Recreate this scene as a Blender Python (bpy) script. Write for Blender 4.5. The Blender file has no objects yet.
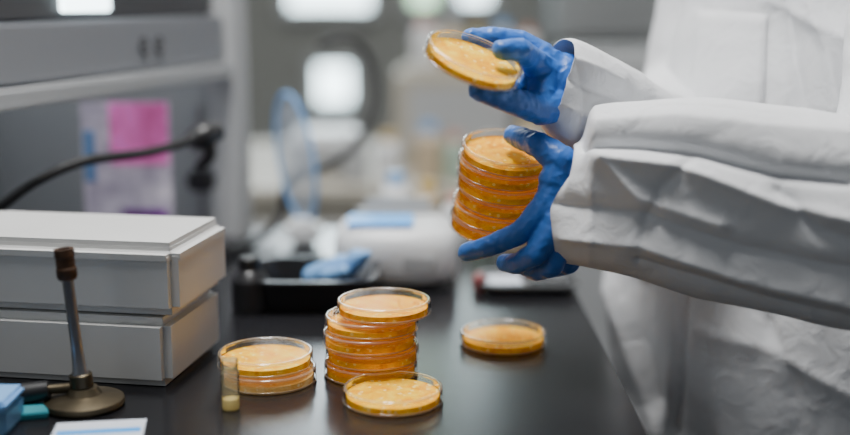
import bpy, bmesh, math, random
import numpy as np
from mathutils import Vector, Matrix, noise, Quaternion
random.seed(4)
SC=bpy.context.scene; COL=SC.collection
CP=math.cos(math.radians(10.7)); SP=math.sin(math.radians(10.7)); FP=1180.0; CZ=1.266; BZ=0.9
def P(px,py,Z):
    """survey point measured in the reference -> world metres (Z = distance along the lens axis)"""
    u=(px-425)/FP; v=(py-217.5)/FP
    return Vector((u*Z, Z*CP-v*Z*SP, CZ-Z*SP-v*Z*CP))
def B(px,py,z=BZ):
    v=(py-217.5)/FP
    return P(px,py,(CZ-z)/(SP+v*CP))
# ------------------------------------------------ materials
def mat(name,col,rough=.5,metal=0,spec=.5,noise_amt=0,nscale=20,bump=0,bscale=200,emit=None,es=0,dist=.001,bump2=0,b2scale=60,b2dist=.002):
    m=bpy.data.materials.new(name); m.use_nodes=True; nt=m.node_tree; b=nt.nodes['Principled BSDF']
    c=(*col,1)
    b.inputs['Base Color'].default_value=c; b.inputs['Roughness'].default_value=rough
    b.inputs['Metallic'].default_value=metal; b.inputs['Specular IOR Level'].default_value=spec
    tc=nt.nodes.new('ShaderNodeTexCoord')
    if noise_amt>0:
        n=nt.nodes.new('ShaderNodeTexNoise'); n.inputs['Scale'].default_value=nscale; n.inputs['Detail'].default_value=4
        nt.links.new(tc.outputs['Object'],n.inputs['Vector'])
        r=nt.nodes.new('ShaderNodeValToRGB')
        r.color_ramp.elements[0].position=.3; r.color_ramp.elements[1].position=.7
        r.color_ramp.elements[0].color=tuple(x*(1-noise_amt) for x in col)+(1,)
        r.color_ramp.elements[1].color=tuple(min(1,x*(1+noise_amt)) for x in col)+(1,)
        nt.links.new(n.outputs['Fac'],r.inputs['Fac']); nt.links.new(r.outputs['Color'],b.inputs['Base Color'])
    prev=None
    if bump2>0:
        n=nt.nodes.new('ShaderNodeTexNoise'); n.inputs['Scale'].default_value=b2scale; n.inputs['Detail'].default_value=3; n.inputs['Distortion'].default_value=1.2
        nt.links.new(tc.outputs['Object'],n.inputs['Vector'])
        prev=nt.nodes.new('ShaderNodeBump'); prev.inputs['Strength'].default_value=bump2; prev.inputs['Distance'].default_value=b2dist
        nt.links.new(n.outputs['Fac'],prev.inputs['Height']); nt.links.new(prev.outputs['Normal'],b.inputs['Normal'])
    if bump>0:
        n=nt.nodes.new('ShaderNodeTexNoise'); n.inputs['Scale'].default_value=bscale; n.inputs['Detail'].default_value=5
        nt.links.new(tc.outputs['Object'],n.inputs['Vector'])
        bp=nt.nodes.new('ShaderNodeBump'); bp.inputs['Strength'].default_value=bump; bp.inputs['Distance'].default_value=dist
        if prev: nt.links.new(prev.outputs['Normal'],bp.inputs['Normal'])
        nt.links.new(n.outputs['Fac'],bp.inputs['Height']); nt.links.new(bp.outputs['Normal'],b.inputs['Normal'])
    if emit:
        b.inputs['Emission Color'].default_value=(*emit,1); b.inputs['Emission Strength'].default_value=es
    return m
def clear_mat(name,tint=(.96,.97,.98),haze=.08,hazecol=(.9,.9,.9),gl=1.0,rough=.06,tl=0.5,blend=.12):
    m=bpy.data.materials.new(name); m.use_nodes=True; nt=m.node_tree; nt.nodes.clear()
    o=nt.nodes.new('ShaderNodeOutputMaterial'); t=nt.nodes.new('ShaderNodeBsdfTransparent'); t.inputs[0].default_value=(*tint,1)
    g=nt.nodes.new('ShaderNodeBsdfGlossy'); g.inputs['Roughness'].default_value=rough
    d=nt.nodes.new('ShaderNodeBsdfDiffuse'); d.inputs[0].default_value=(*hazecol,1)
    tr=nt.nodes.new('ShaderNodeBsdfTranslucent'); tr.inputs[0].default_value=(*hazecol,1)
    md=nt.nodes.new('ShaderNodeMixShader'); md.inputs[0].default_value=tl
    nt.links.new(d.outputs[0],md.inputs[1]); nt.links.new(tr.outputs[0],md.inputs[2])
    lw=nt.nodes.new('ShaderNodeLayerWeight'); lw.inputs['Blend'].default_value=blend
    mu=nt.nodes.new('ShaderNodeMath'); mu.operation='MULTIPLY'; mu.inputs[1].default_value=gl; mu.use_clamp=True
    m1=nt.nodes.new('ShaderNodeMixShader'); m2=nt.nodes.new('ShaderNodeMixShader'); m1.inputs[0].default_value=haze
    nt.links.new(t.outputs[0],m1.inputs[1]); nt.links.new(md.outputs[0],m1.inputs[2])
    nt.links.new(lw.outputs['Fresnel'],mu.inputs[0]); nt.links.new(mu.outputs[0],m2.inputs[0])
    nt.links.new(m1.outputs[0],m2.inputs[1]); nt.links.new(g.outputs[0],m2.inputs[2]); nt.links.new(m2.outputs[0],o.inputs[0])
    return m
def agar_mat(name,c1,c2,c3,dot,see=.06):
    m=mat(name,c1,.5,spec=.06); nt=m.node_tree; b=nt.nodes['Principled BSDF']; tc=nt.nodes.new('ShaderNodeTexCoord')
    oi=nt.nodes.new('ShaderNodeObjectInfo'); ad=nt.nodes.new('ShaderNodeVectorMath'); ad.operation='ADD'
    sc=nt.nodes.new('ShaderNodeVectorMath'); sc.operation='SCALE'; sc.inputs['Scale'].default_value=1.3
    cmb=nt.nodes.new('ShaderNodeCombineXYZ'); nt.links.new(oi.outputs['Random'],cmb.inputs[0]); nt.links.new(oi.outputs['Random'],cmb.inputs[1])
    nt.links.new(cmb.outputs[0],sc.inputs[0]); nt.links.new(tc.outputs['Object'],ad.inputs[0]); nt.links.new(sc.outputs[0],ad.inputs[1])
    n=nt.nodes.new('ShaderNodeTexNoise'); n.inputs['Scale'].default_value=60; n.inputs['Detail'].default_value=4; n.inputs['Distortion'].default_value=.8; n.inputs['Roughness'].default_value=.6
    nt.links.new(ad.outputs[0],n.inputs['Vector'])
    r=nt.nodes.new('ShaderNodeValToRGB'); e=r.color_ramp.elements
    e[0].position=.36; e[0].color=(*c2,1); e[1].position=.50; e[1].color=(*c1,1)
    x=e.new(.64); x.color=(*c3,1)
    nt.links.new(n.outputs['Fac'],r.inputs[0])
    vo=nt.nodes.new('ShaderNodeTexVoronoi'); vo.inputs['Scale'].default_value=130
    nt.links.new(ad.outputs[0],vo.inputs['Vector'])
    r2=nt.nodes.new('ShaderNodeValToRGB'); r2.color_ramp.elements[0].position=.18; r2.color_ramp.elements[0].color=(.95,.95,.95,1)
    r2.color_ramp.elements[1].position=.28; r2.color_ramp.elements[1].color=(0,0,0,1)
    nt.links.new(vo.outputs['Distance'],r2.inputs[0])
    mx=nt.nodes.new('ShaderNodeMix'); mx.data_type='RGBA'; nt.links.new(r2.outputs[0],mx.inputs['Factor'])
    nt.links.new(r.outputs[0],mx.inputs['A']); mx.inputs['B'].default_value=(*dot,1)
    nt.links.new(mx.outputs['Result'],b.inputs['Base Color'])
    nt.links.new(mx.outputs['Result'],b.inputs['Emission Color']); b.inputs['Emission Strength'].default_value=.11  # slight emission added to imitate light passing through the gel
    tr=nt.nodes.new('ShaderNodeBsdfTransparent'); tr.inputs[0].default_value=(1,.72,.2,1)
    ms=nt.nodes.new('ShaderNodeMixShader'); ms.inputs[0].default_value=see
    out=[q for q in nt.nodes if q.type=='OUTPUT_MATERIAL'][0]
    nt.links.new(b.outputs[0],ms.inputs[1]); nt.links.new(tr.outputs[0],ms.inputs[2]); nt.links.new(ms.outputs[0],out.inputs[0])
    return m
M={}
M['bench']=mat('black_epoxy',(.011,.011,.013),.24,spec=.5,noise_amt=.3,nscale=6,bump=.05,bscale=60)
M['gown']=mat('nonwoven_white',(.76,.77,.79),.9,spec=.1,bump=.4,bscale=700,dist=.0005,bump2=.5,b2scale=30,b2dist=.005)
M['glove']=mat('blue_nitrile',(.04,.17,.58),.42,spec=.45,noise_amt=.12,nscale=60,bump=.3,bscale=170,dist=.0010,bump2=.4,b2scale=70,b2dist=.002)
M['box']=mat('white_card',(.60,.60,.59),.6,noise_amt=.05,nscale=8)
M['fascia']=mat('grey_enamel',(.26,.27,.29),.45)
M['dark']=mat('mid_grey_panel',(.33,.34,.35),.6,noise_amt=.1,nscale=3)  # even mid grey of the hood panels and wall cabinet
M['charcoal']=mat('charcoal_plastic',(.07,.07,.075),.5)
M['lgrey']=mat('light_enamel',(.42,.43,.44),.4)
M['black']=mat('black_rubber',(.012,.012,.013),.45)
M['blackpl']=mat('black_plastic',(.018,.018,.02),.3)
M['brass']=mat('aged_brass',(.10,.08,.05),.4,metal=.8,noise_amt=.3,nscale=40)
M['brown']=mat('oxidised_knurl',(.07,.035,.018),.55,metal=.4,noise_amt=.4,nscale=120)
M['steel']=mat('steel',(.30,.30,.31),.3,metal=.9)
M['white']=mat('white_plastic',(.74,.75,.76),.35)
M['blue']=mat('blue_plastic',(.03,.36,.90),.4)
M['bluew']=mat('pale_blue_plastic',(.22,.45,.82),.3)
M['teal']=mat('teal_card',(.03,.25,.30),.5)
M['paper']=mat('paper',(.66,.70,.78),.7)
M['pink']=mat('pink_print',(.85,.20,.55),.5,noise_amt=.7,nscale=22,emit=(.95,.15,.5),es=.30)  # emission added so the printed sheet looks lit
M['lilac']=mat('lilac_print',(.62,.56,.78),.5,noise_amt=.7,nscale=26,emit=(.7,.6,.85),es=.15)  # weaker emission added, sheet is no light source
M['purple']=mat('purple',(.25,.03,.38),.5)
M['red']=mat('dark_red',(.25,.04,.04),.4)
M['wall']=mat('painted_wall',(.28,.285,.27),.8,noise_amt=.05,nscale=2)
M['floor']=mat('vinyl_floor',(.14,.14,.14),.5,noise_amt=.1,nscale=5)
M['ceil']=mat('ceiling_paint',(.6,.6,.6),.8)
M['beige']=mat('beige_laminate',(.43,.40,.34),.5,noise_amt=.05,nscale=3)
M['glow']=mat('daylight_pane',(.8,.9,.9),.3,emit=(.78,.95,1.0),es=7)
M['glowg']=mat('green_tinted_pane',(.6,.8,.6),.3,emit=(.65,1.0,.70),es=3)
M['lamp']=mat('lamp_diffuser',(.9,.9,.9),.3,emit=(.95,.97,1),es=4)
M['skin']=mat('skin',(.55,.35,.26),.5)
M['cloth']=mat('dark_trousers',(.03,.035,.05),.8)
M['shoe']=mat('shoe_leather',(.03,.03,.03),.4)
M['hair']=mat('brown_hair',(.05,.03,.02),.6)
M['clear']=clear_mat('clear_polystyrene',tint=(1,.99,.97),haze=.02,hazecol=(1,.93,.75),gl=1,blend=.12)
M['lidtop']=clear_mat('clear_lid_face',tint=(1,.99,.97),haze=.004,hazecol=(1,.93,.75),gl=.35,blend=.12)
M['rim']=clear_mat('polystyrene_edge',tint=(.99,.98,.94),haze=.28,hazecol=(1,.93,.78),gl=1.3,blend=.3)
M['clear2']=clear_mat('clear_vinyl',haze=.30,hazecol=(.55,.66,.85))
M['glass']=clear_mat('clear_glass',haze=.25,hazecol=(.95,.88,.6),gl=2.0,blend=.2)
M['clearblue']=clear_mat('clear_blue_plastic',tint=(.6,.8,.95),haze=.65,hazecol=(.35,.6,.85))
M['amber']=mat('amber_liquid',(.85,.66,.22),.15,emit=(.8,.6,.2),es=.12)  # faint glow put into the liquid to brighten it
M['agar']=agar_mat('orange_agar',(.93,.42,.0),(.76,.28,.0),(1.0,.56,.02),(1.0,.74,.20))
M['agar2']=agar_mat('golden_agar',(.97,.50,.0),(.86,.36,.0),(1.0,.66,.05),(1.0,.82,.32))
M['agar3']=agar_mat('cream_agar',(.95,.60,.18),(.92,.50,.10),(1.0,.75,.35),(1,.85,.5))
# ------------------------------------------------ mesh helpers
def link(o): COL.objects.link(o); return o
def mk(name,verts,faces,m,smooth=True,parent=None,world=False):
    me=bpy.data.meshes.new(name); me.from_pydata([tuple(v) for v in verts],[],faces); me.update()
    o=bpy.data.objects.new(name,me); link(o)
    if m: me.materials.append(m)
    if smooth:
        for p in me.polygons: p.use_smooth=True
    if parent is not None:
        o.parent=parent
        if world: o.matrix_parent_inverse=Matrix.Translation(-parent.location)
    return o
def auto(o,ang=35):
    me=o.data
    bm=bmesh.new(); bm.from_mesh(me)
    for e in bm.edges:
        if len(e.link_faces)==2 and e.calc_face_angle(0)>math.radians(ang): e.smooth=False
    bm.to_mesh(me); bm.free(); return o
def bx(name,size,loc,m,parent=None,bev=.002,rot=0,seg=2,world=False):
    bm=bmesh.new(); bmesh.ops.create_cube(bm,size=1)
    for v in bm.verts: v.co=Vector((v.co.x*size[0],v.co.y*size[1],v.co.z*size[2]))
    if bev>0: bmesh.ops.bevel(bm,geom=bm.edges[:],offset=min(bev,min(size)*.45),segments=seg,affect='EDGES')
    R=Matrix.Rotation(rot,4,'Z')
    for v in bm.verts: v.co=R@v.co+Vector(loc)
    me=bpy.data.meshes.new(name); bm.to_mesh(me); bm.free(); me.materials.append(m)
    o=bpy.data.objects.new(name,me); link(o)
    for p in me.polygons: p.use_smooth=True
    auto(o)
    if parent is not None:
        o.parent=parent
        if world: o.matrix_parent_inverse=Matrix.Translation(-parent.location)
    return o
def lathe(name,prof,m,parent=None,seg=64,loc=(0,0,0),ang=30,mats=None):
    """mats: {profile segment index: material}"""
    vs=[];fs=[];idx=[];mi=[]; slots=[m]
    for q in (mats or {}).values():
        if q not in slots: slots.append(q)
    for r,z in prof:
        if r<1e-6: idx.append([len(vs)]*seg); vs.append((loc[0],loc[1],z+loc[2]))
        else:
            s=len(vs); idx.append([s+i for i in range(seg)])
            for i in range(seg):
                a=2*math.pi*i/seg; vs.append((r*math.cos(a)+loc[0],r*math.sin(a)+loc[1],z+loc[2]))
    for k in range(len(prof)-1):
        for i in range(seg):
            j=(i+1)%seg; q=[idx[k][i],idx[k][j],idx[k+1][j],idx[k+1][i]]
            u=[]
            for x in q:
                if x not in u: u.append(x)
            if len(u)>2: fs.append(u); mi.append(slots.index((mats or {}).get(k,m)))
    o=mk(name,vs,fs,m,True,parent)
    for q in slots[1:]: o.data.materials.append(q)
    for p,q in zip(o.data.polygons,mi): p.material_index=q
    return auto(o,ang)
def catmull(pts,n):
    pts=[np.array(p,float) for p in pts]; out=[]
    ext=[2*pts[0]-pts[1]]+pts+[2*pts[-1]-pts[-2]]; k=len(pts)-1
    for i in range(n):
        t=i/(n-1)*k; s=min(int(t),k-1); f=t-s
        a,b,c,d=ext[s],ext[s+1],ext[s+2],ext[s+3]
        out.append(.5*((2*b)+(-a+c)*f+(2*a-5*b+4*c-d)*f*f+(-a+3*b-3*c+d)*f**3))
    return out
def tube(name,pts,r,m,parent=None,n=60,seg=14,world=False,cap=True):
    rr=r if isinstance(r,(list,tuple)) else [r]*len(pts)
    S=catmull([list(p)+[q] for p,q in zip(pts,rr)],n)
    vs=[];fs=[];up=None
    for i in range(n):
        t=S[min(i+1,n-1)][:3]-S[max(i-1,0)][:3]; t=Vector(t).normalized()
        if up is None: up=Vector((0,0,1)) if abs(t.z)<.9 else Vector((1,0,0))
        up=(up-t*up.dot(t)).normalized(); sd=t.cross(up)
        for k in range(seg):
            a=2*math.pi*k/seg; vs.append(Vector(S[i][:3])+(up*math.cos(a)+sd*math.sin(a))*S[i][3])
    for i in range(n-1):
        for k in range(seg):
            j=(k+1)%seg; fs.append((i*seg+k,i*seg+j,(i+1)*seg+j,(i+1)*seg+k))
    if cap: fs.append(tuple(range(seg))[::-1]); fs.append(tuple((n-1)*seg+k for k in range(seg)))
    return auto(mk(name,vs,fs,m,True,parent,world),60)
def empty(name,loc,label,cat,group=None,rot=None):
    e=bpy.data.objects.new(name,None); e.empty_display_size=.02; link(e); e.location=loc
    if rot is not None: e.rotation_mode='QUATERNION'; e.rotation_quaternion=rot
    e['label']=label; e['category']=cat
    if group: e['group']=group
    return e
def tag(o,label,cat,group=None):
    o['label']=label; o['category']=cat
    if group: o['group']=group
    return o
def struct(o): o['kind']='structure'; return o
def capsules(name,caps,m,voxel,smooth_it=6,parent=None,disp=None,world=True):
    """union of tapered capsules remeshed to a single continuous skin"""
    vs=[];fs=[]
    for p0,r0,p1,r1 in caps:
        p0=Vector(p0);p1=Vector(p1); d=(p1-p0); L=d.length; d.normalize()
        up=Vector((0,0,1)) if abs(d.z)<.9 else Vector((1,0,0)); up=(up-d*up.dot(d)).normalized(); sd=d.cross(up)
        rings=[]
        for a in (-80,-60,-40,-20,0): rings.append((p0+d*(r0*math.sin(math.radians(a))),r0*math.cos(math.radians(a))))
        for a in (0,20,40,60,80): rings.append((p1+d*(r1*math.sin(math.radians(a))),r1*math.cos(math.radians(a))))
        s=len(vs); sg=18
        for c,r in rings:
            for k in range(sg):
                a=2*math.pi*k/sg; vs.append(c+(up*math.cos(a)+sd*math.sin(a))*r)
        for i in range(len(rings)-1):
            for k in range(sg):
                j=(k+1)%sg; fs.append((s+i*sg+k,s+i*sg+j,s+(i+1)*sg+j,s+(i+1)*sg+k))
        fs.append(tuple(s+k for k in range(sg))[::-1]); fs.append(tuple(s+(len(rings)-1)*sg+k for k in range(sg)))
    o=mk(name+'_raw',vs,fs,m)
    r=o.modifiers.new('r','REMESH'); r.mode='VOXEL'; r.voxel_size=voxel; r.use_smooth_shade=True
    s=o.modifiers.new('s','SMOOTH'); s.factor=.5; s.iterations=smooth_it
    bpy.context.view_layer.update(); dg=bpy.context.evaluated_depsgraph_get()
    me=bpy.data.meshes.new_from_object(o.evaluated_get(dg)); me.name=name
    old=o.data; bpy.data.objects.remove(o); bpy.data.meshes.remove(old)
    o=bpy.data.objects.new(name,me); link(o)
    if not me.materials: me.materials.append(m)
    for p in me.polygons: p.use_smooth=True
    if disp:
        nn=[v.normal.copy() for v in me.vertices]
        for v,n in zip(me.vertices,nn): v.co+=n*disp(v.co)
    if parent is not None:
        o.parent=parent
        if world: o.matrix_parent_inverse=Matrix.Translation(-parent.location)
    return o
# ------------------------------------------------ room
struct(bx('floor',(7,8,.1),(0,1.5,-.05),M['floor'],bev=0))
struct(bx('ceiling',(7,8,.1),(0,1.5,2.85),M['ceil'],bev=0))
struct(bx('wall_back',(7,.1,2.8),(0,4.6,1.4),M['wall'],bev=0))
struct(bx('wall_left',(.1,8,2.8),(-2.2,1.5,1.4),M['wall'],bev=0))
struct(bx('baseboard_back',(6.8,.02,.1),(0,4.54,.05),M['lgrey'],bev=.003))
def window(n,x0,x1,z0,z1,m='glow'):
    y=4.54; cx=(x0+x1)/2; cz=(z0+z1)/2; w=x1-x0; h=z1-z0
    o=struct(bx(f'window_{n}',(w,.02,h),(cx,y,cz),M[m],bev=0))
    for s in (-1,1):
        f=bx('window_frame',(.04,.05,h+.08),(cx+s*(w/2+.02),y-.01,cz),M['lgrey'],o,.004)
        f=bx('window_frame',(w,.05,.04),(cx,y-.01,cz+s*(h/2+.02)),M['lgrey'],o,.004)
window(1,-.51,-.21,1.215,2.2); window(2,-.41,-.285,.86,1.0); window(3,-.05,.04,1.225,2.2,'glowg'); window(4,.13,.24,1.235,2.2)
for i,(x,y) in enumerate(((-.6,1.3),(.9,2.6),(-.6,3.2))):
    o=bx('ceiling_light',(1.2,.3,.05),(x,y,2.775),M['white']); tag(o,'white rectangular fluorescent ceiling light fitting','ceiling light','ceiling lights')
    bx('diffuser',(1.14,.25,.012),(x,y,2.746),M['lamp'],o,.002)
# ------------------------------------------------ bench
bench=bx('lab_bench_top',(1.50,2.0,.035),(.190-.75,.85,BZ-.0175),M['bench'],bev=.003)
tag(bench,'glossy black epoxy laboratory worktop','lab bench')
cab=empty('bench_cabinet',(-.56,.85,0),'light grey base cabinet carrying the black worktop','cabinet')
bx('body',(1.40,1.9,.78),(0,0,.475),M['lgrey'],cab,.004); bx('plinth',(1.34,1.84,.085),(0,0,.0425),M['charcoal'],cab,.002)
for k in range(4):
    d=bx('door',(.018,.45,.60),(.709,-.71+.473*k,.40),M['lgrey'],cab,.003); bx('handle',(.012,.1,.012),(.724,-.71+.473*k,.64),M['steel'],d,.004)
    d=bx('drawer',(.018,.45,.13),(.709,-.71+.473*k,.78),M['lgrey'],cab,.003); bx('handle',(.012,.1,.012),(.724,-.71+.473*k,.79),M['steel'],d,.004)
# ------------------------------------------------ petri dishes
R0=.0455; H=.0150
masters={}
def dish(loc,kind,label,group=None,rot=None,name='petri_dish'):
    e=empty(name,loc,label,'petri dish',group,rot)
    if kind not in masters:
        pb=[(0,.0008),(R0-.0055,.0008),(R0-.005,0),(R0-.0035,.0),(R0-.0022,.0012),(R0-.002,.0120),(R0-.002,.0128)]
        pl=[(R0+.0007,.0020),(R0+.0007,.0032),(R0,.0036),(R0,.0134),(R0-.0004,.0143),(R0-.0014,.0150),(R0-.0026,.0150),(R0-.0034,.0144),(0,.0144)]
        pa=[(0,.0014),(R0-.0032,.0014),(R0-.0029,.0076),(R0-.004,.0070),(R0-.008,.0069),(0,.0068)]
        rm=M['rim']
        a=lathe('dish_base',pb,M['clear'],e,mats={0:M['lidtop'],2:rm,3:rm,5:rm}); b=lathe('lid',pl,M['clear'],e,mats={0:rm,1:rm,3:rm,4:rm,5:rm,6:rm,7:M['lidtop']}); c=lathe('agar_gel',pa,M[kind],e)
        masters[kind]=(a,b,c)
    else:
        for o in masters[kind]:
            c=o.copy(); c.parent=e; COL.objects.link(c)
    return e
def Q(n,spin=0):
    n=Vector(n).normalized(); q=Vector((0,0,1)).rotation_difference(n)
    return q@Quaternion((0,0,1),spin)
def stack(base,items,kinds,label,group):
    for i,(dx,dy) in enumerate(items):
        k=kinds[i%len(kinds)]
        dish((base[0]+dx,base[1]+dy,BZ+.0002+i*(H+.0002)),k,label if k!='agar3' else 'clear petri dish of pale cream agar under a golden one',group,Q((0,0,1),i*1.3+base[0]*7))
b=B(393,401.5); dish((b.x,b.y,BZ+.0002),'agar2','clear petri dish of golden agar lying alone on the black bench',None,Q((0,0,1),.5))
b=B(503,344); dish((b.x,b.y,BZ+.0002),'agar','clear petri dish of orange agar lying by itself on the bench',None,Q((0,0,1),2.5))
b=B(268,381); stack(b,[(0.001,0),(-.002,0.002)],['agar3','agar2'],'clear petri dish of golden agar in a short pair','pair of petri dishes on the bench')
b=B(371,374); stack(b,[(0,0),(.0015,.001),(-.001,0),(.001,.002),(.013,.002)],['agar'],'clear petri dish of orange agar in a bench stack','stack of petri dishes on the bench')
# held stack
NS=Vector((.11,-.27,.95)).normalized(); CS=P(508,146,1.160)
E1=Vector((1,0,0)); E1=(E1-NS*E1.dot(NS)).normalized(); E2=NS.cross(E1)
offs=[0,.002,.001,-.001,.002,.0025]
for i in range(6):
    c=CS-NS*(H*(i+1)+.0003*i)-E1*offs[i]+E2*(.001*(i%2))
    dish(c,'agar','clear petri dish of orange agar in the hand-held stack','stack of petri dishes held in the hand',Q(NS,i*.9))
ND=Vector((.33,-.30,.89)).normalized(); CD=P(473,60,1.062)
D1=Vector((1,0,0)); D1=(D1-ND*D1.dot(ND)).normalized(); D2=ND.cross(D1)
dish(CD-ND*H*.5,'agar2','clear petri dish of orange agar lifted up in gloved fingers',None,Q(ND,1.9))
# ------------------------------------------------ person
FX=Vector((-.8,-.6,0)); UX=Vector((.6,-.8,0)); PC=Vector((.42,1.37,0))
per=empty('person',(PC.x,PC.y,0),'person in white disposable gown and blue gloves holding petri dishes','person')
def body_pt(l,f,z):
    return PC+UX*l+FX*f+Vector((.04*min(1,max(0,(z-1.1)/.15)),0,z))
LS=body_pt(.16,0,1.35); RS=body_pt(-.13,0,1.35); LE=Vector((.46,1.06,1.08)); RE=Vector((.30,1.40,1.12))
LW=P(650,200,1.10); RW=P(618,116,1.19)
caps=[(body_pt(0,0,.95),.115,body_pt(0,0,1.10),.10),(body_pt(0,0,1.10),.10,body_pt(0,0,1.28),.09),
 (body_pt(-.08,0,.92),.10,body_pt(.08,0,.92),.10),(body_pt(-.09,0,1.30),.06,body_pt(.10,0,1.30),.06),
 (body_pt(0,0,1.34),.055,body_pt(0,.01,1.52),.050),
 (body_pt(0,.015,1.64),.082,body_pt(0,.03,1.60),.075),(body_pt(0,.04,1.56),.05,body_pt(0,.075,1.535),.035),
 (body_pt(0,.105,1.625),.010,body_pt(0,.122,1.59),.013),(body_pt(.082,.02,1.61),.014,body_pt(.085,.015,1.59),.010),(body_pt(-.082,.02,1.61),.014,body_pt(-.085,.015,1.59),.010),
 (LS,.045,LE,.038),(LE,.038,LW,.028),(RS,.042,RE,.036),(RE,.036,RW,.024)]
for s in (-1,1):
    caps+=[(body_pt(s*.09,0,.90),.085,body_pt(s*.10,.01,.48),.055),(body_pt(s*.10,.01,.48),.055,body_pt(s*.10,-.02,.09),.04)]
capsules('body',caps,M['skin'],.007,4,per)
capsules('hair',[(body_pt(0,-.015,1.66),.088,body_pt(0,-.03,1.62),.088)],M['hair'],.006,3,per)
for s in (-1,1):
    capsules('trouser_leg',[(body_pt(s*.09,0,.88),.10,body_pt(s*.10,.01,.48),.078),(body_pt(s*.10,.01,.48),.078,body_pt(s*.10,-.02,.12),.066)],M['cloth'],.007,3,per)
    capsules('shoe',[(body_pt(s*.10,-.04,.045),.043,body_pt(s*.105,.10,.037),.036),(body_pt(s*.10,-.03,.05),.042,body_pt(s*.10,-.03,.09),.042)],M['shoe'],.006,3,per)
# --- gown
def seg_d(px,py,pl):
    best=np.full(px.shape,1e9)
    for (x0,y0),(x1,y1) in zip(pl[:-1],pl[1:]):
        dx,dy=x1-x0,y1-y0; L=dx*dx+dy*dy
        t=np.clip(((px-x0)*dx+(py-y0)*dy)/L,0,1)
        best=np.minimum(best,np.hypot(px-(x0+t*dx),py-(y0+t*dy)))
    return best
def sculpt(V,N,folds,namp,nfreq,aniso=(1,1,1),seed=0):
    """press sharp folds and paper-like creases into a cloth surface"""
    dy=V[:,1]; dz=V[:,2]-CZ; Z=dy*CP-dz*SP; yc=-dy*SP-dz*CP
    px=425+FP*V[:,0]/Z; py=217.5+FP*yc/Z
    view=np.stack([V[:,0],V[:,1],V[:,2]-CZ],1); view/=np.linalg.norm(view,axis=1)[:,None]
    w=np.clip(-(N*view).sum(1)*2.5+.3,0,1)
    d=np.zeros(len(V))
    for pl,amp,wd in folds:
        q=seg_d(px,py,pl)/wd; d+=amp*np.exp(-(np.sqrt(q*q+.02)))*w
    for i in range(len(V)):
        p=Vector((V[i,0]*aniso[0],V[i,1]*aniso[1],V[i,2]*aniso[2]))*nfreq+Vector((seed,seed*1.7,0))
        wv=noise.noise_vector(p*.8)*.55
        ds,_=noise.voronoi(p+wv); c1=min(ds[1]-ds[0],.55)
        ds,_=noise.voronoi((p+wv)*2.3+Vector((5,1,3))); c2=min(ds[1]-ds[0],.5)
        a=noise.noise(p*.9)
        d[i]+=namp*(1.3*(c1-.3)+.55*(c2-.25)+1.4*a)
    return V+N*d[:,None]
def grid(nr,ns):
    fs=[]
    for i in range(nr-1):
        for k in range(ns):
            j=(k+1)%ns; fs.append((i*ns+k,i*ns+j,(i+1)*ns+j,(i+1)*ns+k))
    return fs
def torso_xy(z):
    T=[(.42,.435,1.37,.235,.175),(.60,.435,1.37,.225,.165),(.72,.435,1.37,.222,.160),(.77,.432,1.37,.222,.160),(.83,.422,1.37,.228,.163),(.90,.416,1.37,.235,.165),(.96,.416,1.37,.230,.160),
       (1.05,.418,1.37,.222,.150),(1.13,.426,1.37,.215,.142),(1.20,.445,1.37,.212,.136),(1.26,.462,1.37,.208,.130),(1.33,.47,1.37,.20,.125),(1.39,.465,1.37,.18,.12),(1.43,.46,1.37,.125,.10),(1.46,.46,1.37,.085,.08)]
    A=np.array(T); return [np.interp(z,A[:,0],A[:,i]) for i in range(1,5)]
nr,ns=250,300; V=[];N=[]
zs=np.linspace(.42,1.46,nr)
sm=np.array([torso_xy(z) for z in zs]); k=np.ones(13)/13
for c in range(4):
    pad=np.concatenate([np.full(6,sm[0,c]),sm[:,c],np.full(6,sm[-1,c])]); sm[:,c]=np.convolve(pad,k,'valid')
for i,z in enumerate(zs):
    cx,cy,a,b_=sm[i]
    for k in range(ns):
        t=2*math.pi*k/ns
        p=Vector((cx,cy,z))+UX*(a*math.cos(t))+FX*(b_*math.sin(t))
        n=(UX*(math.cos(t)/a)+FX*(math.sin(t)/b_)).normalized(); V.append(p); N.append(n)
V=np.array(V);N=np.array(N)
folds=[([(684,290),(680,340),(672,435)],-.017,5),([(672,290),(672,350),(664,435)],.008,9),
 ([(606,290),(628,360),(655,435)],.007,10),([(640,285),(640,340),(655,400)],-.010,9),
 ([(720,300),(712,360),(722,435)],.007,10),([(760,310),(790,370),(800,435)],-.009,10),([(700,330),(760,345),(850,395)],.007,12),
 ([(672,0),(660,60),(655,110)],-.012,6),([(782,0),(790,60),(800,110)],-.014,7),([(812,0),(830,50),(840,110)],.014,9),
 ([(770,0),(850,40)],.008,10)]
V2=sculpt(V,N,folds,.0062,5.5,(1.3,1.3,.45),3)
fs=grid(nr,ns)
gown=mk('gown',V2,fs,M['gown'],True,per,True); gown['label']='white nonwoven disposable gown'
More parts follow.
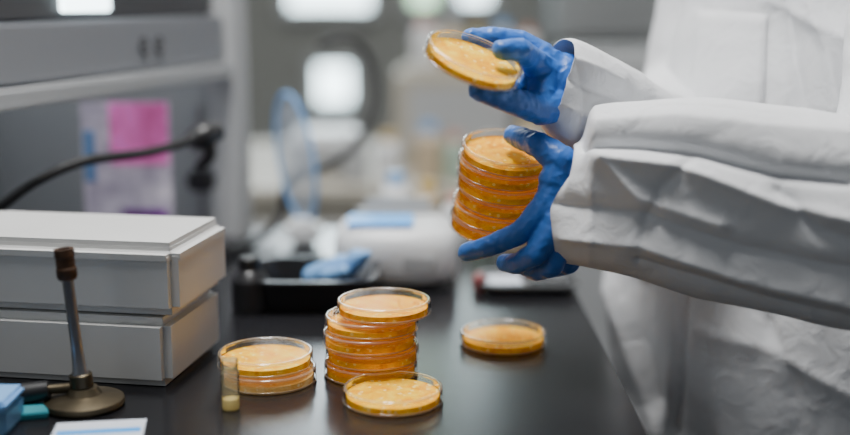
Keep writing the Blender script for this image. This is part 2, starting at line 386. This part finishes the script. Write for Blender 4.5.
def patch(name,quad,off,nu=50,nv=50):
    from mathutils.bvhtree import BVHTree
    bv=BVHTree.FromPolygons([Vector(v) for v in V2],fs)
    vs=[];f=[]; last=P(730,60,1.25)
    for j in range(nv):
        for i in range(nu):
            s=i/(nu-1);t=j/(nv-1)
            px=(quad[0][0]*(1-s)+quad[1][0]*s)*(1-t)+(quad[3][0]*(1-s)+quad[2][0]*s)*t
            py=(quad[0][1]*(1-s)+quad[1][1]*s)*(1-t)+(quad[3][1]*(1-s)+quad[2][1]*s)*t
            d=(P(px,py,1)-Vector((0,0,CZ))).normalized(); h,n,_,_=bv.ray_cast(Vector((0,0,CZ)),d)
            if h is None: h=last
            last=h
            e=min(s,1-s,t,1-t); k=off*(.2+.8*min(1,e/.04))
            vs.append(h-d*k)
    A=np.array(vs).reshape(nv,nu,3)
    for _ in range(12):
        A[1:-1,1:-1]=(A[:-2,1:-1]+A[2:,1:-1]+A[1:-1,:-2]+A[1:-1,2:])/4
    vs=A.reshape(-1,3)
    for j in range(nv-1):
        for i in range(nu-1): f.append((j*nu+i,j*nu+i+1,(j+1)*nu+i+1,(j+1)*nu+i))
    return mk(name,vs,f,M['gown'],True,gown,False)
pk=patch('pocket',[(693,8),(768,14),(764,112),(688,112)],.008)
def sleeve(name,rings,nring,nseg,folds,namp,nfreq,aniso,seed,cuffshear=0,win=22,axis=None,b0=.66):
    S=catmull(rings,nring); V=[];N=[];up=Vector((0,0,1))
    for i in range(nring):
        t=Vector(S[min(i+win,nring-1)][:3]-S[max(i-win,0)][:3]).normalized()
        if axis:
            k=min(1,max(0,(i/nring-b0)/.12)); k=k*k*(3-2*k); t=(Vector(axis).normalized()*(1-k)+t*k).normalized()
        up=(up-t*up.dot(t)).normalized(); sd=t.cross(up)
        for k in range(nseg):
            a=2*math.pi*k/nseg; ca,sa=math.cos(a),math.sin(a)
            n=(up*ca+sd*sa); ry,rd=S[i][3],S[i][4]
            cs=math.copysign(abs(ca)**.85,ca); ss=math.copysign(abs(sa)**.8,sa)
            p=Vector(S[i][:3])+up*(cs*ry)+sd*(ss*rd)
            if cuffshear: p+=t*(cuffshear*(max(0,ca)**1.3+.25*max(0,-ca))*math.exp(-(i/nring*11)**2))
            V.append(p);N.append(n)
    V=sculpt(np.array(V),np.array(N),folds,namp,nfreq,aniso,seed)
    o=mk(name,V,grid(nring,nseg),M['gown'],True,gown,False)
    s=o.modifiers.new('t','SOLIDIFY'); s.thickness=.0008; s.offset=-1
    return o
def ring(px,pyt,pyb,Z,rd):
    c=P(px,(pyt+pyb)/2,Z); return (c.x,c.y,c.z,(pyb-pyt)/2/FP*Z,rd)
Lr=[ring(550,150,262,1.115,.036),ring(559,147,263,1.113,.040),ring(570,143,265,1.11,.044),ring(581,136,267,1.105,.048),ring(589,110,269,1.10,.052),ring(600,103,271,1.10,.056),ring(640,100,280,1.09,.062),ring(700,98,299,1.08,.066),
    ring(775,106,313,1.07,.072),ring(850,116,327,1.06,.080),ring(905,122,322,1.06,.085),(.47,1.075,1.15,.085,.085),(.495,1.13,1.24,.085,.085),(.505,1.19,1.34,.08,.08),(.495,1.235,1.385,.055,.06)]
foldsL=[([(588,141),(640,143),(700,150),(780,172),(850,178)],-.020,6),([(592,122),(680,118),(780,128),(850,134)],.006,12),([(600,158),(680,168),(780,205),(850,220)],.012,9),
 ([(556,205),(640,215),(740,248),(850,270)],-.009,8),([(560,235),(640,243),(740,275),(850,300)],.010,8),([(640,262),(740,292),(850,318)],-.007,7),
 ([(690,160),(660,190),(640,240)],-.006,6),([(780,190),(820,230),(850,240)],-.010,8),([(600,160),(640,200),(720,225)],.007,6)]
sleeve('sleeve',Lr,300,260,foldsL,.0036,7,(.6,1,1.4),7,.032,11,(1,-.10,0))
Rr=[ring(552,38,124,1.135,.042),ring(559,38,130,1.14,.045),ring(575,46,148,1.155,.050),ring(600,60,158,1.18,.054),ring(640,84,185,1.23,.056)]+[(.275,1.355,1.12,.050,.052),(.315,1.43,1.15,.050,.055),(.345,1.46,1.25,.055,.060),(.365,1.47,1.33,.055,.058),(.38,1.465,1.37,.045,.05)]
foldsR=[([(556,70),(580,85),(620,100)],-.005,6),([(556,50),(590,66),(620,82)],.006,6),([(575,60),(585,90),(582,135)],-.004,5),([(552,100),(580,112)],.005,7)]
sleeve('sleeve',Rr,200,180,foldsR,.0024,11,(.8,1,1.2),11,0,10,(1,.25,-.35),.3)
# --- gloves
def gdisp(p):
    a=noise.noise(p*95); b_=noise.noise(p*210+Vector((3,1,8)))
    return .0007*(1-2*abs(a))+.0003*b_
def T(px,py,Z): return P(px,py,Z)
def chain(pts,rs): return [(pts[i],rs[i],pts[i+1],rs[i+1]) for i in range(len(pts)-1)]
def S_(e1,e2,n): return CS+E1*e1+E2*e2+NS*n
def D_(e1,e2,n): return CD+D1*e1+D2*e2+ND*n
lh=[]
im=T(549,203,1.105); mm=T(556,224,1.098); rm=T(563,240,1.103); pm=T(573,250,1.118)
lh+=chain([im,T(520,233,1.103),T(490,246,1.112),T(467,252,1.124)],[.0138,.0106,.0097,.0086])
lh+=chain([mm,T(535,254,1.096),T(517,264,1.113),T(505,263,1.138)],[.0138,.0108,.0097,.0086])
lh+=chain([rm,T(552,266,1.106),T(537,271,1.128),T(524,267,1.150)],[.013,.0104,.0093,.0082])
lh+=chain([pm,T(569,264,1.13),T(556,268,1.148),T(546,265,1.166)],[.012,.0094,.0084,.0075])
th0=T(584,184,1.115); th1=T(560,160,1.104)
lh+=chain([th0,th1,T(539,145,1.112),S_(.004,.004,.0102)],[.020,.0150,.0120,.0098])
w=T(594,206,1.118)
for q,r in ((im,.0138),(mm,.0138),(rm,.013),(pm,.012)): lh.append((w,.022,q,r+.001))
lh+=[(im,.013,mm,.013),(mm,.013,rm,.013),(rm,.013,pm,.012),(th1,.0140,im,.0130),(w,.028,T(670,206,1.10),.034),((th0+th1)/2,.017,(im+w)/2,.017),((th1*.6+im*.4),.0145,(im+w)/2,.017),(T(553,180,1.104),.0135,T(572,200,1.108),.016)]
capsules('glove',lh,M['glove'],.0012,5,per,gdisp)['label']='blue nitrile glove gripping the dish stack'
rh=[]
im=T(540,57,1.132); mm=T(543,71,1.122); rm=T(546,88,1.130); pm=T(551,102,1.14)
rh+=chain([im,T(521,43,1.13),T(495,38,1.122),T(471,38,1.118)],[.0148,.0118,.0102,.0090])
rh+=chain([mm,T(529,58,1.102),D_(.040,.014,.0185),D_(.022,.004,.0166)],[.0148,.0118,.0104,.0092])
rh+=chain([rm,T(529,84,1.124),T(515,92,1.116),D_(.036,-.002,-.019)],[.014,.0112,.0102,.0088])
rh+=chain([pm,T(538,104,1.145),T(521,108,1.135),T(512,103,1.12)],[.013,.0100,.0090,.0080])
th0=T(558,104,1.125); th1=T(540,109,1.108)
rh+=chain([th0,th1,T(515,102,1.082),D_(.012,-.020,-.0175)],[.018,.0148,.0120,.0100])
w=T(562,84,1.140)
for q,r in ((im,.0145),(mm,.0145),(rm,.014),(pm,.013)): rh.append((w,.026,q,r+.001))
rh+=[(im,.014,mm,.014),(mm,.014,rm,.014),(rm,.014,pm,.013),(w,.030,T(600,105,1.18),.028),(th1,.014,mm,.014)]
capsules('glove',rh,M['glove'],.0012,5,per,gdisp)['label']='blue nitrile glove pinching a single dish'
# ------------------------------------------------ white boxes
ang=-math.radians(9.7)
def carton(corner,w,d,h,z,label,lid):
    R=Matrix.Rotation(ang,3,'Z'); c=Vector((corner[0],corner[1],0))+R@Vector((-w/2,d/2,0)); c.z=z
    e=empty('storage_box',c,label,'box','white storage boxes'); e.rotation_euler=(0,0,ang)
    bx('body',(w,d,h-.001),(0,0,h/2),M['box'],e,.008,seg=4)
    if lid: bx('lid',(w+.003,d+.003,.026),(0,0,h-.009),M['box'],e,.010,seg=5)
    return e
carton((-.240,1.062),.32,.145,.068,BZ+.0002,'white cardboard box under another white box',False)
carton((-.231,1.064),.34,.145,.066,BZ+.0692,'white lidded cardboard box resting on another box',True)
# ------------------------------------------------ bunsen burner
e=empty('bunsen_burner',(-.308,1.018,BZ+.0002),'aged brass bunsen burner with brown knurled top','bunsen burner')
lathe('base',[(0,0),(.034,0),(.036,.003),(.035,.007),(.028,.0095),(.016,.012),(.012,.018),(0,.018)],M['brass'],e)
def leaned(o,a=-.075): o.rotation_euler=(0,a,0); return o
leaned(lathe('barrel',[(0,.012),(.0085,.012),(.0085,.03),(.0065,.034),(.0052,.055),(.0050,.121),(0,.121)],M['steel'],e,32))
leaned(lathe('collar',[(.0087,.018),(.0102,.019),(.0102,.030),(.0087,.031)],M['brass'],e,32))
o=leaned(lathe('burner_head',[(0,.118),(.0075,.118),(.009,.121),(.009,.128),(.0083,.129),(.0083,.138),(.009,.139),(.0088,.146),(.0055,.146),(.0052,.133),(0,.133)],M['brown'],e,32))
tube('gas_inlet',[(-.006,0,.018),(-.02,-.002,.017),(-.034,-.004,.0165)],.0045,M['brass'],e,12)
tube('hose_connector',[(-.03,-.004,.0165),(-.045,-.006,.0145),(-.068,-.010,.0125)],[.0085,.0095,.0095],M['black'],e,20)
tube('gas_hose',[(-.066,-.010,.0115),(-.1,-.005,.0075),(-.16,.02,.0075),(-.24,.03,.0075)],.006,M['black'],e,30)
# vial
v=B(231,409); e=empty('sample_vial',(v.x,v.y,BZ+.0002),'small clear glass vial with pale amber liquid','vial')
lathe('glass',[(0,0.0004),(.0078,.0004),(.0084,.0015),(.0084,.034),(.0066,.037),(.0066,.040)],M['glass'],e,32)
lathe('liquid',[(0,.0012),(.0074,.0012),(.0074,.010),(0,.010)],M['amber'],e,32)
lathe('cap',[(.0062,.037),(.0076,.0372),(.0076,.0455),(.007,.0465),(0,.0465)],M['glass'],e,32)
# blue tub, teal card, leaflet
t=B(6,428); e=empty('tip_box',(t.x-.016,t.y+.002,BZ+.0002),'translucent pale blue plastic box on the bench','box')
bx('body',(.048,.05,.022),(0,0,.0111),M['clearblue'],e,.003); bx('lid',(.050,.052,.008),(0,0,.0265),M['bluew'],e,.003)
t=B(37,418); o=bx('notepad',(.026,.03,.006),(t.x-.006,t.y+.008,BZ+.0035),M['teal'],None,.001,.3); tag(o,'small teal notepad lying on the bench','notepad')
e=empty('leaflet',(-.278,.955,BZ+.0002),'white printed leaflet with blue band lying flat','leaflet'); e.rotation_euler=(0,0,.15)
bx('sheet',(.076,.045,.0008),(0,0,.0004),M['paper'],e,0); bx('printed_band',(.070,.010,.0003),(0,-.003,.00096),M['blue'],e,0)
# ------------------------------------------------ hood
hd=empty('laminar_flow_hood',(-.62,1.45,BZ),'grey enamel clean-air hood standing on the bench','lab hood')
A=Vector((-.49,1.11)); Bq=Vector((-.278,1.775)); dv=(Bq-A); Lh=dv.length; ang2=math.atan2(dv.y,dv.x); nv=Vector((-dv.y,dv.x)).normalized()
def hb(name,along,depth,z0,z1,L,D,m,bev=.004):
    p=A+dv.normalized()*along+nv*depth
    return bx(name,(L,D,z1-z0),(p.x,p.y,(z0+z1)/2),m,hd,bev,ang2,world=True)
hb('fascia',Lh/2-.02,.012,1.17,1.235,Lh-.04,.02,M['fascia'])
hb('sash_rail',Lh/2-.02,.004,1.145,1.168,Lh-.04,.03,M['lgrey'])
hb('corner_post',Lh-.012,.012,BZ+.0005,1.50,.050,.045,mat('pale_post',(.52,.53,.54),.45))
hb('upper_housing',Lh/2-.02,.05,1.237,1.50,Lh-.04,.06,M['charcoal'])
hb('window_glow_panel',.478*Lh,.018,1.246,1.30,.10,.008,M['glow'],.002)  # added glowing panel, stands in for a bright window behind the housing
hb('end_panel',Lh-.012,.23,BZ+.0005,1.50,.02,.38,M['dark'])
hb('rear_panel',Lh/2,.42,BZ+.0005,1.50,Lh,.015,M['dark'])
hb('roof',Lh/2,.22,1.49,1.51,Lh,.40,M['lgrey'])
hb('added_hood_glow',Lh/2,.20,1.470,1.488,Lh*.8,.14,mat('added_glow',(.9,.9,.9),.3,emit=(.9,.95,1),es=6))  # unseen glowing slab added to brighten the hood interior
def text(body,size,loc,rot,m,parent,ext=.0004):
    c=bpy.data.curves.new('t','FONT'); c.body=body; c.size=size; c.extrude=ext; o=bpy.data.objects.new('t',c); link(o)
    bpy.context.view_layer.update(); me=bpy.data.meshes.new_from_object(o.evaluated_get(bpy.context.evaluated_depsgraph_get())); bpy.data.objects.remove(o)
    q=bpy.data.objects.new('printed_mark',me); link(q); me.materials.clear(); me.materials.append(m)
    me.transform(Matrix.Translation(loc)@rot.to_4x4()); q.parent=parent; q.matrix_parent_inverse=Matrix.Translation(-parent.location); return q
pp=A+dv.normalized()*(Lh*.60)-nv*.0005
text('e e',.05,Vector((pp.x,pp.y,1.190)),Matrix.Rotation(ang2,3,'Z')@Matrix.Rotation(math.pi/2,3,'X'),M['charcoal'],hd)
e=empty('vacuum_hose',P(150,153,1.45),'thick black rubber hose arching across the hood opening','hose')
tube('hose',[P(-60,240,1.30),P(-8,212,1.32),P(35,182,1.34),P(85,161,1.38),P(150,152,1.44),P(205,136,1.50)],.0062,M['black'],e,80,14,True)
tube('nozzle',[P(190,142,1.49),P(205,135,1.50),P(222,131,1.51)],[.012,.016,.010],M['blackpl'],e,20,16,True)
tube('trigger',[P(205,136,1.50),P(210,155,1.505),P(198,168,1.51)],[.010,.008,.006],M['blackpl'],e,14,12,True)
b0=B(204,248); e=empty('retort_stand',(b0.x,b0.y,BZ+.0002),'dark metal stand holding the black hose nozzle','stand')
bx('base',(.09,.07,.01),(0,0,.005),M['blackpl'],e,.002)
tube('rod',[(0,0,.008),(0,0,.1),(0,0,.21)],.005,M['steel'],e,8); bx('clamp',(.04,.03,.03),(0,0,.10),M['blackpl'],e,.006)
# pink card holder
p0=P(130,222,1.62); e=empty('sample_rack_card',(p0.x,p0.y,BZ+.0002),'clear acrylic holder with pink and lilac printed sheet','leaflet holder'); hh=P(130,94,1.62).z-BZ
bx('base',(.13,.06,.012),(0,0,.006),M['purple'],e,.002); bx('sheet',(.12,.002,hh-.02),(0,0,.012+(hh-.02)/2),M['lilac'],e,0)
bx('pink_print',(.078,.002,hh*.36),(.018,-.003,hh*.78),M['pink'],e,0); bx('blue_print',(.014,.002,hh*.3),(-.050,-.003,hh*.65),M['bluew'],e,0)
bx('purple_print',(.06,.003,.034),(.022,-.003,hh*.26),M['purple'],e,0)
# ------------------------------------------------ black tray with gloves
c=B(312,305); e=empty('black_tray',(c.x,c.y+.02,BZ+.0002),'black plastic tray with crumpled blue gloves inside','tray')
def tray(name,w,d,h,t,m,par,fl=1.12):
    vs=[];fs=[]; n=48
    def rr(sx,sy,z):
        for i in range(n):
            a=2*math.pi*i/n; c_,s_=math.cos(a),math.sin(a); k=5
            r=(abs(c_)**k+abs(s_)**k)**(-1/k); vs.append((c_*r*sx,s_*r*sy,z))
    for a_ in ((w/2/fl,d/2/fl,0),(w/2,d/2,h-.004),(w/2+.006,d/2+.006,h-.004),(w/2+.006,d/2+.006,h),(w/2-t,d/2-t,h),(w/2/fl-t,d/2/fl-t,t)): rr(*a_)
    for k in range(5):
        for i in range(n):
            j=(i+1)%n; fs.append((k*n+i,k*n+j,(k+1)*n+j,(k+1)*n+i))
    fs.append(tuple(range(n))[::-1]); fs.append(tuple(5*n+i for i in range(n)))
    return auto(mk(name,vs,fs,m,True,par),35)
tray('tray_body',.15,.13,.040,.003,M['blackpl'],e)
tag(capsules('crumpled_glove',[((c.x+.03,c.y+.02,BZ+.03),.014,(c.x+.055,c.y+.01,BZ+.055),.012),((c.x+.0,c.y+.03,BZ+.028),.014,(c.x+.035,c.y+.02,BZ+.045),.013),((c.x+.05,c.y+.01,BZ+.052),.009,(c.x+.066,c.y,BZ+.062),.006),((c.x+.02,c.y+.0,BZ+.035),.010,(c.x+.04,c.y-.015,BZ+.045),.007)],M['bluew'],.002,4,None,gdisp),'crumpled pale blue glove lying in the black tray','glove')
c=B(247,318); e=empty('black_bottle',(c.x,c.y+.03,BZ+.0002),'squat black bottle standing by the black tray','bottle')
lathe('body',[(0,0),(.020,0),(.022,.003),(.022,.038),(.016,.048),(.011,.052),(0,.052)],M['blackpl'],e,32); lathe('cap',[(.012,.050),(.013,.051),(.013,.064),(.011,.066),(0,.066)],M['black'],e,32)
# ------------------------------------------------ white instrument
c=B(392,293); e=empty('benchtop_centrifuge',(c.x+.004,c.y+.085,BZ+.0002),'white rounded benchtop centrifuge with blue mat on top','centrifuge')
bx('foot_band',(.135,.14,.006),(0,0,.003),M['charcoal'],e,.002)
vs=[];fs=[];n=56
for (k_,s_,z) in ((.80,.84,.006),(.95,.96,.010),(1,1,.020),(1,1,.046),(.985,.985,.058),(.94,.93,.068),(.85,.82,.074),(.5,.5,.077),(.001,.001,.078)):
    for i in range(n):
        a=2*math.pi*i/n; c_,d_=math.cos(a),math.sin(a); q=(abs(c_)**3.6+abs(d_)**3.6)**(-1/3.6); vs.append((c_*q*.080*k_,d_*q*.080*s_,z))
for k in range(8):
    for i in range(n):
        j=(i+1)%n; fs.append((k*n+i,k*n+j,(k+1)*n+j,(k+1)*n+i))
fs.append(tuple(range(n))[::-1]); mk('body',vs,fs,M['white'],True,e)
bx('blue_mat',(.085,.07,.005),(-.02,-.02,.0795),M['blue'],e,.002)
bx('rear_hinge',(.11,.035,.03),(0,.055,.080),M['lgrey'],e,.013,seg=4); bx('control_panel',(.04,.004,.018),(.03,-.079,.034),M['lgrey'],e,.001)
# visor
c=P(297,212,1.75); e=empty('face_shield',(c.x,c.y,BZ+.0002),'clear face shield with pale blue rim on a stand','face shield')
hz=P(297,92,1.75).z-BZ; z0=.035
rimp=lambda a:(-.028*math.cos(a)-.012*math.sin(a),.02*math.cos(a),z0+(hz-z0)*(.5+.5*math.sin(a)))
tube('rim',[rimp(i*math.pi/6) for i in range(13)],.0036,M['bluew'],e,70,10)
vs=[(.012,-.03,z0+(hz-z0)/2)]+[rimp(i*math.pi/20) for i in range(40)]
mk('visor_sheet',vs,[(0,i+1,(i+1)%40+1) for i in range(40)],clear_mat('visor_film',haze=.45,hazecol=(.62,.68,.80)),True,e)
bx('stand',(.05,.05,.04),(0.010,0,.02),M['white'],e,.01)
# arching black cable
e=empty('black_cable',P(360,100,1.9),'black cable arching behind the bench equipment','cable')
tube('cable',[P(318,44,1.9),P(350,38,1.9),P(372,65,1.9),P(374,110,1.88),P(345,155,1.85),P(290,182,1.80),Vector((-.22,1.76,.935)),Vector((-.25,1.70,.9095)),Vector((-.28,1.62,.9085))],.007,M['black'],e,100,12,True)
# metal tray
c=B(535,297); e=empty('instrument_tray',(c.x-.004,c.y+.045,BZ+.0002),'shallow stainless steel tray holding bits of equipment','tray')
tray('tray_body',.118,.085,.014,.002,M['steel'],e)
o=bx('pipette_case',(.05,.05,.012),(c.x+.021,c.y+.045,BZ+.0085),M['charcoal'],None,.003); tag(o,'small charcoal case lying in the steel tray','case')
o=bx('white_packet',(.042,.05,.008),(c.x-.034,c.y+.05,BZ+.0065),M['paper'],None,.002); tag(o,'flat white packet lying in the steel tray','packet')
c=B(484,290); o=bx('marker_case',(.016,.03,.020),(c.x-.006,c.y,BZ+.0102),M['red'],None,.004); tag(o,'small dark red plastic case on the bench','case')
# small clutter on the far end of the bench
def bottle(x,y,z,s,m,cm,lb,grp):
    e=empty('reagent_bottle',(x,y,z),lb,'bottle',grp)
    lathe('body',[(0,0),(.024*s,0),(.026*s,.003*s),(.026*s,.065*s),(.018*s,.078*s),(.012*s,.08*s),(0,.08*s)],m,e,24)
    lathe('cap',[(.013*s,.079*s),(.0145*s,.08*s),(.0145*s,.096*s),(0,.097*s)],cm,e,24)
tanb=mat('tan_bottle',(.5,.40,.28),.4); grnb=mat('grey_green_bottle',(.36,.46,.38),.4); salm=mat('salmon_cap',(.65,.30,.22),.4); ambc=mat('amber_cap',(.6,.4,.1),.4)
for (x,y,s,m,cm) in ((.045,1.72,.8,M['white'],salm),(.085,1.78,1.0,grnb,M['white']),(.13,1.70,.75,tanb,M['white']),(-.045,1.80,1.0,M['white'],M['bluew']),(.005,1.79,.9,tanb,ambc)):
    bottle(x,y,BZ+.0002,s,m,cm,'plastic reagent bottle with screw cap on the bench','reagent bottles on the bench')
# ------------------------------------------------ rear counter with pale equipment
rc=empty('rear_counter',(.15,2.75,0),'pale beige counter unit beyond the bench','counter')
bx('worktop',(2.4,.8,.03),(0,0,.865),M['beige'],rc,.003); bx('body',(2.36,.76,.84),(0,0,.43),M['beige'],rc,.003)
for k in range(6):
    d=bx('door',(.38,.018,.7),(-1.0+.4*k,-.39,.46),M['lgrey'],rc,.003); bx('handle',(.1,.012,.012),(-1.0+.4*k,-.405,.76),M['steel'],d,.003)
def machine(nm,x,y,w,d,h,m,lb,ct,fm='lgrey'):
    e=empty(nm,(x,y,.8805),lb,ct); bx('body',(w,d,h),(0,0,h/2),M[m],e,.015,seg=3); bx('front_panel',(w*.8,.006,h*.6),(0,-d/2-.002,h*.5),M[fm],e,.002); bx('handle',(.02,.02,h*.3),(w*.3,-d/2-.012,h*.5),M['steel'],e,.004)
machine('incubator',.10,2.80,.34,.25,.22,'beige','beige benchtop incubator on the rear counter','incubator')
machine('microwave',.52,2.80,.42,.3,.26,'lgrey','light grey laboratory oven on the rear counter','oven','fascia')
machine('printer',-.22,2.62,.16,.2,.09,'white','small white label printer on the rear counter','printer')
bm_=[M['lgrey'],M['white'],tanb,grnb]; cm_=[M['white'],salm,M['bluew'],ambc]
for k in range(9):
    bottle(-.14+.07*k+random.uniform(-.01,.01),2.48+random.uniform(-.03,.03),.8805,random.uniform(.9,1.35),bm_[k%4],cm_[(k*3)%4],'pale plastic reagent bottle with coloured screw cap','reagent bottles on the rear counter')
for k in range(5):
    bottle(.0+.06*k,2.78,1.1007,random.uniform(.9,1.3),bm_[(k+1)%4],cm_[(k*3+1)%4],'pale plastic bottle standing on the beige incubator','bottles on the incubator')
wc=empty('wall_cabinet',(1.1,4.35,1.10),'grey wall cabinet hung on the rear wall','cabinet')
bx('body',(1.3,.36,.9),(0,0,.45),M['dark'],wc,.004)
for k in (-1,1):
    d=bx('door',(.62,.018,.86),(k*.32,-.19,.45),M['dark'],wc,.003); bx('handle',(.012,.015,.12),(k*.05,-.206,.2),M['steel'],d,.003)
# ------------------------------------------------ lights
def area(name,loc,tgt,size,pw,col=(1,1,1),sy=None):
    l=bpy.data.lights.new(name,'AREA'); l.energy=pw; l.color=col; l.size=size
    if sy: l.shape='RECTANGLE'; l.size_y=sy
    o=bpy.data.objects.new(name,l); link(o); o.location=loc
    o.rotation_mode='QUATERNION'; o.rotation_quaternion=(Vector(tgt)-Vector(loc)).to_track_quat('-Z','Y'); return o
area('ceiling_key',(-.2,1.15,2.7),(.02,1.15,.9),.9,54,(1,.99,.97),.4)
area('ceiling_rear',(.2,2.9,2.7),(.2,2.9,.9),1.2,11,(1,.98,.90),.5)
area('room_fill',(-1.4,-.4,2.0),(.2,1.2,1.0),1.0,4.5,(.9,.95,1))
area('window_light',(-.6,4.2,1.9),(0,1.2,1.0),1.0,16,(.85,.94,1))
w=bpy.data.worlds.new('w'); SC.world=w; w.use_nodes=True; w.node_tree.nodes['Background'].inputs[0].default_value=(.80,.88,1,1); w.node_tree.nodes['Background'].inputs[1].default_value=.11
# ------------------------------------------------ camera
cd=bpy.data.cameras.new('camera'); cam=bpy.data.objects.new('camera',cd); link(cam); SC.camera=cam
cam.location=(0,0,CZ); cam.rotation_euler=(math.radians(90-10.7),0,0); cd.sensor_width=36; cd.lens=FP*36/850
cd.dof.use_dof=True; cd.dof.focus_distance=1.12; cd.dof.aperture_fstop=1.25; cd.clip_start=.05
